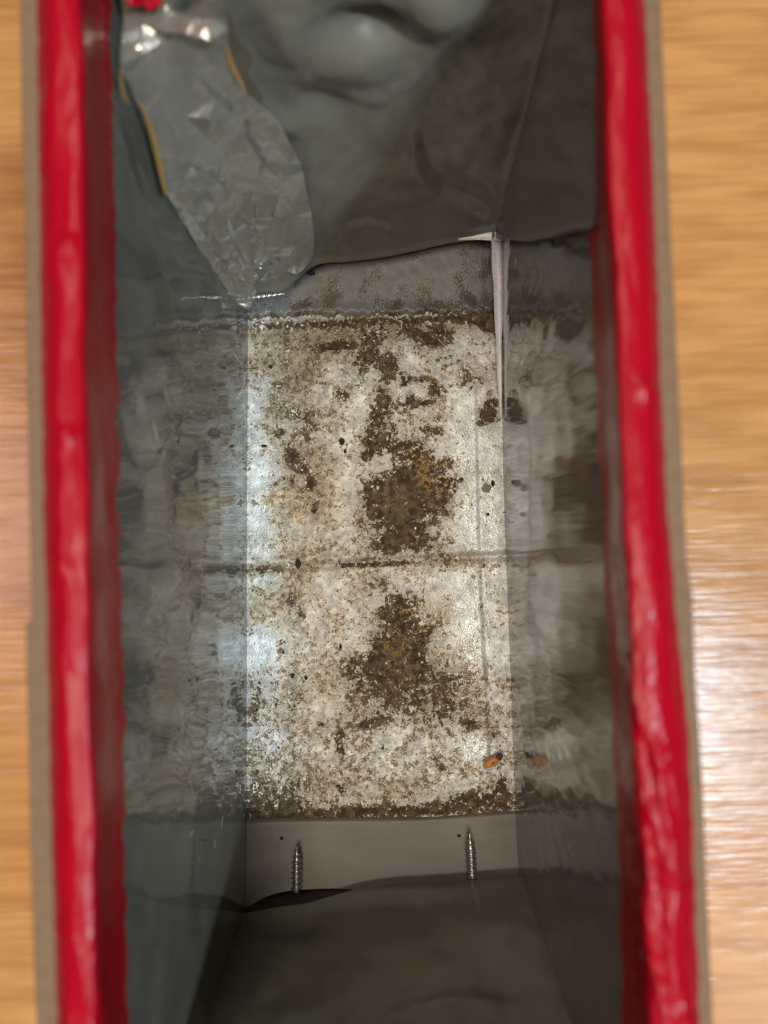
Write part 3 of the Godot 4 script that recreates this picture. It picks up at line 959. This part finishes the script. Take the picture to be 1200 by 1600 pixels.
func edge_tapes(box: Node3D):
	var n := noise(1.0, 3, 121)
	var ragged := noise(1.0, 4, 122)
	for side: int in [-1, 1]:
		var rows := 420
		var prof := 34
		var pts := PackedVector3Array()
		var outer := v2([46, -260, 53, 0, 57, 300, 60, 500, 64, 800, 70, 1000, 73, 1200, 79, 1400, 84, 1600, 92, 1900]) if side < 0 else v2([998, -260, 1011, 0, 1021, 200, 1029, 400, 1037, 600, 1046, 800, 1060, 960, 1074, 1100, 1083, 1200, 1090, 1400, 1097, 1600, 1108, 1900])
		var out_w := PackedVector2Array()
		for o in outer:
			var q := on_y(o.x, o.y, 0.1695)
			out_w.append(Vector2(q.z, q.x))
		var wall := XL if side < 0 else XR
		for r in rows:
			var z := lerpf(-0.157, 0.165, r / float(rows - 1))
			var xo := out_w[0].y
			for k in out_w.size() - 1:
				if z >= out_w[k].x:
					xo = lerpf(out_w[k].y, out_w[k + 1].y, (z - out_w[k].x) / (out_w[k + 1].x - out_w[k].x))
			xo += 0.00035 * ragged.get_noise_1d(z * 160.0 + side * 50.0)
			var xi: float = wall - side * (0.0022 + 0.0007 * n.get_noise_1d(z * 22.0 + side * 31.0))
			var flap_to := 0.1515 + 0.0030 * ragged.get_noise_1d(z * 70.0 + side * 9.0) + 0.0016 * ragged.get_noise_1d(z * 330.0)
			if side > 0: flap_to -= 0.004 * smoothstep(0.05, 0.13, z)
			var rough := 0.18 + 0.9 * smoothstep(0.05, 0.10, z) if side < 0 else 0.18 + 1.5 * smoothstep(-0.02, 0.06, z)
			for c in prof:
				var s := c / float(prof - 1)
				var p := Vector3(0, 0, z)
				var up := Vector3(0, 1, 0)
				if s < 0.55:       # the dome over the top edge
					var a := s / 0.55
					p.x = lerpf(xo, xi, pow(a, 1.0 + 0.25 * n.get_noise_1d(z * 35.0 + side * 77.0)))
					p.y = 0.1682 + 0.0056 * (sin(PI * 0.5 * minf(a / 0.62, 1.0)) - 0.16 * pow(maxf(0.0, a - 0.62) / 0.38, 2))
					up = Vector3(-side * -cos(PI * a), sin(PI * a) + 0.2, 0).normalized()
				else:              # down the inner face
					var a := (s - 0.55) / 0.45
					var top_y := 0.1682 + 0.0056 * 0.84
					p.x = lerpf(xi, wall - side * 0.0006, smoothstep(0.0, 0.85, a))
					p.y = lerpf(top_y, flap_to, a)
					up = Vector3(-side, 0.1, 0)
				var amp := 0.0007 * n.get_noise_3d(z * 30.0, s * 2.0 + side * 7.0, 0) + rough * 0.00075 * n.get_noise_3d(z * 110.0 + s * 14.0 * side, s * 5.0 + side * 3.0, 5.0)
				for b in ([[112, 390], [112, 682], [104, 885], [78, 918]] if side < 0 else [[1000, 610], [1046, 880], [1030, 1180], [1012, 1260], [1046, 1350]]):
					var q := on_y(b[0], b[1], 0.171)
					amp += 0.0009 * exp(-pow((z - q.z) / 0.0022, 2) - pow((p.x - q.x) / 0.0018, 2))
				p += up * amp * sin(PI * clampf(s, 0.02, 0.98))
				pts.append(p)
		var cols := prof
		if side > 0:
			var flipped := PackedVector3Array()
			flipped.resize(pts.size())
			for r in rows:
				for c in cols: flipped[r * cols + c] = pts[r * cols + cols - 1 - c]
			pts = flipped
		mesh_node("edge_tape", grid_mesh(pts, rows, cols), M.red, box, "red tape wrapped over the %s rim" % ("left" if side < 0 else "right"))
	# a loose end of the red tape at the back left
	var pts := PackedVector3Array()
	var a := v2([176, -30, 186, -10, 197, 2, 206, 8])
	var b := v2([262, -40, 258, -20, 252, 4, 247, 18])
	for r in 14:
		for c in 14:
			var e := along(a, r / 13.0).lerp(along(b, r / 13.0), c / 13.0)
			var p := on_y(e.x, e.y + 4.0 * sin(c * 0.9), 0.155)
			p.y += 0.001 * sin(c * 0.7) * cos(r * 0.4)
			pts.append(p)
	mesh_node("tape_end", grid_mesh(pts, 14, 14), M.red, box, "loose end of red tape hanging in at the back left")


func screw_mesh(length: float, radius: float) -> ArrayMesh:
	# along +z from the base, tapering to a point, with a helical thread
	var turns := length / 0.0021
	var rows := int(turns * 12)
	var cols := 20
	var pts := PackedVector3Array()
	for r in rows + 1:
		var t := r / float(rows)
		for c in cols + 1:
			var a := TAU * c / cols
			var core := radius * 0.66 * (1.0 if t < 0.68 else pow((1.0 - t) / 0.32, 0.75))
			var ph := fposmod(t * turns - a / TAU, 1.0)
			var tooth := maxf(0.0, 1.0 - absf(ph - 0.5) / 0.26)
			var rad := core + radius * 0.36 * tooth * smoothstep(1.0, 0.8, t) * smoothstep(0.0, 0.06, t)
			pts.append(Vector3(cos(a) * rad, sin(a) * rad, t * length))
	return grid_mesh(pts, rows + 1, cols + 1)


func screws(box: Node3D):
	var spots := [
		[on_y(463, 1392, 0.0085), on_y(464, 1323, 0.0085), 0.0022, M.steel, "dark screw tip coming through the front wall on the left"],
		[on_y(738, 1382, 0.0085), on_y(734, 1301, 0.0085), 0.0023, M.steel, "dark screw tip coming through the front wall on the right"],
		[on_y(364, 469, 0.019), on_y(446, 459, 0.019), 0.0018, M.steel, "bright screw tip coming through the left wall below the clear tape"],
	]
	for s in spots:
		var o := mesh_node("screw", screw_mesh(s[0].distance_to(s[1]), s[2]), s[3], box, s[4])
		o.transform = Transform3D(Basis.looking_at(s[0] - s[1], Vector3(0, 1, 0)), s[0])


func clear_tape(box: Node3D):
	# crumpled film: many small facets between folds, finer and deeper towards the torn lower tip
	var left := v2([183, -60, 192, 20, 188, 100, 213, 160, 238, 232, 258, 300, 298, 366, 336, 426, 374, 486])
	var right := v2([340, -60, 352, 20, 357, 80, 386, 146, 434, 188, 470, 256, 487, 340, 491, 406, 463, 429, 447, 424, 424, 440, 405, 446, 389, 484])
	var outline := PackedVector2Array()
	for e in left: outline.append(e)
	for k in range(right.size() - 1, -1, -1): outline.append(right[k])
	var dice := RandomNumberGenerator.new()
	dice.seed = 33
	var spots := PackedVector2Array()
	for k in outline.size():
		var a: Vector2 = outline[k]
		var b: Vector2 = outline[(k + 1) % outline.size()]
		var n := maxi(1, int(a.distance_to(b) / 11.0))
		for m in n: spots.append(a.lerp(b, m / float(n)) + Vector2(dice.randf_range(-2, 2), dice.randf_range(-1.5, 1.5)) * (1.0 if m else 0.0))
	var raised := {}
	for k in 13:       # long creases that fan out from the gathered tip
		var to := Vector2(lerpf(268.0, 478.0, k / 12.0) + dice.randf_range(-6, 6), dice.randf_range(205.0, 300.0) if k % 2 == 0 else dice.randf_range(290.0, 360.0))
		var from := Vector2(lerpf(372.0, 412.0, k / 12.0), dice.randf_range(415.0, 452.0))
		var bend := (to + from) * 0.5 + Vector2(dice.randf_range(-9, 9), dice.randf_range(-5, 5))
		for m in 16:
			var e := along([from, bend, to], m / 15.0)
			if not Geometry2D.is_point_in_polygon(e, outline): continue
			raised[spots.size()] = (1.0 if k % 2 == 0 else -0.9) * sin(PI * (0.12 + 0.8 * m / 15.0))
			spots.append(e)
	for fold in [[v2([343, 145, 366, 166, 392, 190]), 1.0], [v2([324, 184, 346, 200, 368, 216]), 1.0], [v2([336, 156, 358, 178, 384, 202]), -0.7], [v2([391, 210, 408, 232, 424, 258]), 1.0], [v2([384, 216, 400, 240, 414, 262]), -0.8], [v2([300, 250, 330, 262, 366, 290, 400, 300]), 1.0], [v2([296, 260, 326, 274, 362, 302]), -1.0], [v2([372, 330, 392, 345, 410, 370, 418, 395, 470, 402]), 1.1], [v2([378, 345, 396, 362, 402, 392, 392, 420]), -1.1], [v2([410, 412, 405, 428, 398, 446]), 1.3], [v2([398, 408, 391, 430, 385, 458]), -1.0], [v2([420, 404, 446, 400, 484, 404]), 1.2], [v2([424, 414, 450, 414, 470, 418]), -1.0], [v2([258, 50, 290, 52, 328, 63]), 1.6], [v2([258, 62, 290, 66, 326, 76]), -1.2], [v2([270, 18, 310, 30, 350, 26]), -1.0], [v2([270, 300, 300, 340, 340, 400, 372, 460]), 0.8]]:
		var count: int = 9 * ((fold[0].size() + 1) / 2)
		for m in count:
			raised[spots.size()] = fold[1]
			spots.append(along(fold[0], m / float(count - 1)) + Vector2(dice.randf_range(-0.8, 0.8), dice.randf_range(-0.8, 0.8)))
	var edge_count := spots.size()
	var tries := 0
	while spots.size() < edge_count + 190 and tries < 9000:
		tries += 1
		var e := Vector2(dice.randf_range(185, 492), dice.randf_range(-60, 486))
		if not Geometry2D.is_point_in_polygon(e, outline): continue
		var gap := lerpf(26.0, 9.5, smoothstep(120.0, 420.0, e.y))
		var free := true
		for o in spots:
			var d := e - o
			if Vector2((d.x * 0.5 + d.y * 0.86) * 0.5, (d.x * 0.86 - d.y * 0.5) * 1.35).length() < gap:
				free = false
				break
		if free: spots.append(e)
	var big := noise(0.010, 2, 131)
	var at := PackedVector3Array()
	for k in spots.size():
		var e := spots[k]
		var xa := 374.0
		var xb := 389.0
		for i in left.size() - 1:
			if e.y >= left[i].y and e.y <= left[i + 1].y: xa = lerpf(left[i].x, left[i + 1].x, (e.y - left[i].y) / (left[i + 1].y - left[i].y))
		for i in right.size() - 1:
			if e.y >= right[i].y and e.y <= right[i + 1].y: xb = lerpf(right[i].x, right[i + 1].x, (e.y - right[i].y) / (right[i + 1].y - right[i].y))
		var pa := on_x(xa, e.y, XL + 0.0015)
		var pb := on_z(xb, e.y, -0.1215).lerp(on_y(xb, e.y, 0.02), smoothstep(380.0, 430.0, e.y))
		var s := clampf((e.x - xa) / maxf(xb - xa, 1.0), 0, 1)
		var p := EYE + ray(e.x, e.y) * lerpf((pa - EYE).dot(AHEAD), (pb - EYE).dot(AHEAD), s)
		var deep := smoothstep(130.0, 330.0, e.y) * smoothstep(0.0, 0.25, s)
		p += (EYE - p).normalized() * (0.003 + 0.003 * big.get_noise_2d(e.x, e.y) + ((0.0006 + 0.0042 * deep) * dice.randf_range(-0.6, 1.0) if not raised.has(k) else 0.0016 * raised[k] + 0.0006))
		at.append(p)
	var tri := Geometry2D.triangulate_delaunay(spots)
	var faces := []
	var soft := PackedVector3Array()
	soft.resize(at.size())
	for k in range(0, tri.size(), 3):
		var mid := (spots[tri[k]] + spots[tri[k + 1]] + spots[tri[k + 2]]) / 3.0
		if not Geometry2D.is_point_in_polygon(mid, outline): continue
		var order := [tri[k], tri[k + 1], tri[k + 2]]
		if (spots[order[1]] - spots[order[0]]).cross(spots[order[2]] - spots[order[0]]) < 0: order = [tri[k], tri[k + 2], tri[k + 1]]
		var flat := (at[order[2]] - at[order[0]]).cross(at[order[1]] - at[order[0]])
		faces.append([order, flat])
		for o in order: soft[o] += flat
	var st := SurfaceTool.new()
	st.begin(Mesh.PRIMITIVE_TRIANGLES)
	for f in faces:
		for o in f[0]:
			st.set_uv(spots[o] / 300.0)
			st.set_normal((0.70 * f[1].normalized() + 0.30 * soft[o].normalized()).normalized())
			st.add_vertex(at[o])
	var film := mesh_node("clear_tape", st.commit(), M.film, box, "crumpled clear tape bridging the back left corner")
	# a brown stain of old adhesive that the tape left on the back sheet
	var smear := PackedVector3Array()
	for r in 30:
		var e := along(v2([356, 20, 360, 60, 372, 110, 392, 160, 412, 182]), r / 29.0)
		for c in 8:
			smear.append(on_z(e.x - 4.0 + (26.0 + 8.0 * sin(r * 0.7)) * c / 7.0 * sin(PI * clampf(r / 29.0, 0.08, 0.92)), e.y, -0.1262))
	mesh_node("adhesive_stain", grid_mesh(smear, 30, 8), M.stain, film)
	for strip in [[v2([218, 160, 228, 178, 240, 215, 250, 258, 258, 296, 262, 306]), 9.0, 0], [v2([354, 72, 362, 100, 372, 122, 384, 146]), 7.0, 1], [v2([190, 104, 190, 125, 194, 150, 202, 164]), 5.0, 0]]:
		var sp := PackedVector3Array()
		for r in 30:
			var t := r / 29.0
			var e := along(strip[0], t)
			for c in 5:
				var x: float = e.x + strip[1] * (c / 4.0 - 0.5) * (0.35 + 0.65 * sin(PI * clampf(t, 0.05, 0.95)))
				var p := on_x(x, e.y, XL + 0.004) if strip[2] == 0 else on_z(x, e.y, -0.1185)
				p.y += 0.0006 * sin(PI * c / 4.0)
				sp.append(p)
		mesh_node("adhesive_edge", grid_mesh(sp, 30, 5), M.amber, film)


func pebble(sx: float, sy: float, sz: float, sd: int, lumps := 0.35) -> ArrayMesh:
	var n := noise(0.9, 2, sd)
	var rows := 9
	var cols := 13
	var pts := PackedVector3Array()
	for r in rows:
		for c in cols:
			var th := PI * r / (rows - 1)
			var ph := TAU * c / (cols - 1)
			var d := Vector3(sin(th) * cos(ph), cos(th), sin(th) * sin(ph))
			var k := 1.0 + lumps * n.get_noise_3dv(d * 1.6)
			pts.append(Vector3(d.x * sx, d.y * sy, d.z * sz) * k)
	return grid_mesh(pts, rows, cols)


func crumbs():
	# dark crumbs lying loose on the plate
	var list := [
		[534, 690, 4.5, 6, "largest black crumb, lying on the pale plate left of the main rust patch"],
		[466, 881, 4.5, 8, "long black crumb lying at the left of the cross fold"],
		[423, 573, 3.5, 3, "square black crumb near the left wall below the clear tape"],
		[539, 705, 2.5, 3.5, "tiny black crumb just below the largest crumb"],
		[770, 755, 3, 5, "black crumb close to the right wall above the brown flake"],
		[486, 427, 6, 3.5, "black crumb under the loose lower edge of the clear tape"],
		[457, 1056, 3, 4, "black crumb on the tan stain left of the lower rust patch"],
		[478, 1059, 2.5, 3.5, "smaller black crumb right beside another on the tan stain"],
		[762, 804, 2.5, 3, "small black crumb by the right wall above the cross fold"],
		[532, 1010, 2.2, 4, "thin black crumb at the left of the lower rust patch"],
		[413, 697, 5, 2.2, "thin black sliver near the left wall above the scratch line"],
		[598, 1169, 2, 2, "tiny round crumb on the pale plate near the front"],
		[440, 1310, 2.5, 2, "tiny crumb on the clean front sheet by the left screw"],
		[717, 1306, 3, 2, "small crumb on the clean front sheet by the right screw"],
	]
	for i in list.size():
		var c = list[i]
		var ground := 0.0004 if c[1] < 1270 and c[1] > 500 else 0.0016
		var at := on_y(c[0], c[1], ground + 0.0006)
		var o := MeshInstance3D.new()
		o.name = "crumb"
		o.mesh = pebble(c[2] * 0.00027, 0.0008, c[3] * 0.00027, 200 + i)
		o.material_override = M.dirt_and_shade
		add_child(o, true)
		o.position = at
		tag(o, c[4], "crumb", "dark crumbs on the bottom of the box")
	# a flat brown flake near the right wall
	var fl := PackedVector2Array()
	for p in v2([752, 763, 758, 754, 768, 761, 764, 770, 756, 769]):
		var q := on_y(p.x, p.y, 0.001)
		fl.append(Vector2(q.x, q.z))
	var ctr := on_y(760, 762, 0.0)
	for i in fl.size(): fl[i] -= Vector2(ctr.x, ctr.z)
	var fm: StandardMaterial3D = M.grain.duplicate()
	fm.albedo_color = lin(0.11, 0.08, 0.045)
	var flake := MeshInstance3D.new()
	flake.name = "rust_flake"
	flake.mesh = prism(fl, 0, 0.0005, 0.0001)
	flake.material_override = fm
	add_child(flake, true)
	flake.position = Vector3(ctr.x, 0.0010, ctr.z)
	tag(flake, "flat brown four sided flake lying by the right wall", "flake")
	# the brown husk by the right wall
	var husk := base("insect_husk", on_y(769, 1190, 0.0035))
	tag(husk, "small orange brown insect husk lying by the right wall near the front", "husk")
	husk.rotation = Vector3(0, deg_to_rad(28), 0)
	mesh_node("shell", pebble(0.0042, 0.0018, 0.0020, 301, 0.18), M.grain, husk)
	var tip := mesh_node("tip", pebble(0.0018, 0.0012, 0.0014, 302, 0.2), fm, husk)
	tip.position = Vector3(0.0036, 0.0004, -0.0003)
	tip.material_override = M.dirt_and_shade.duplicate()
	tip.material_override.albedo_color = lin(0.08, 0.025, 0.012)
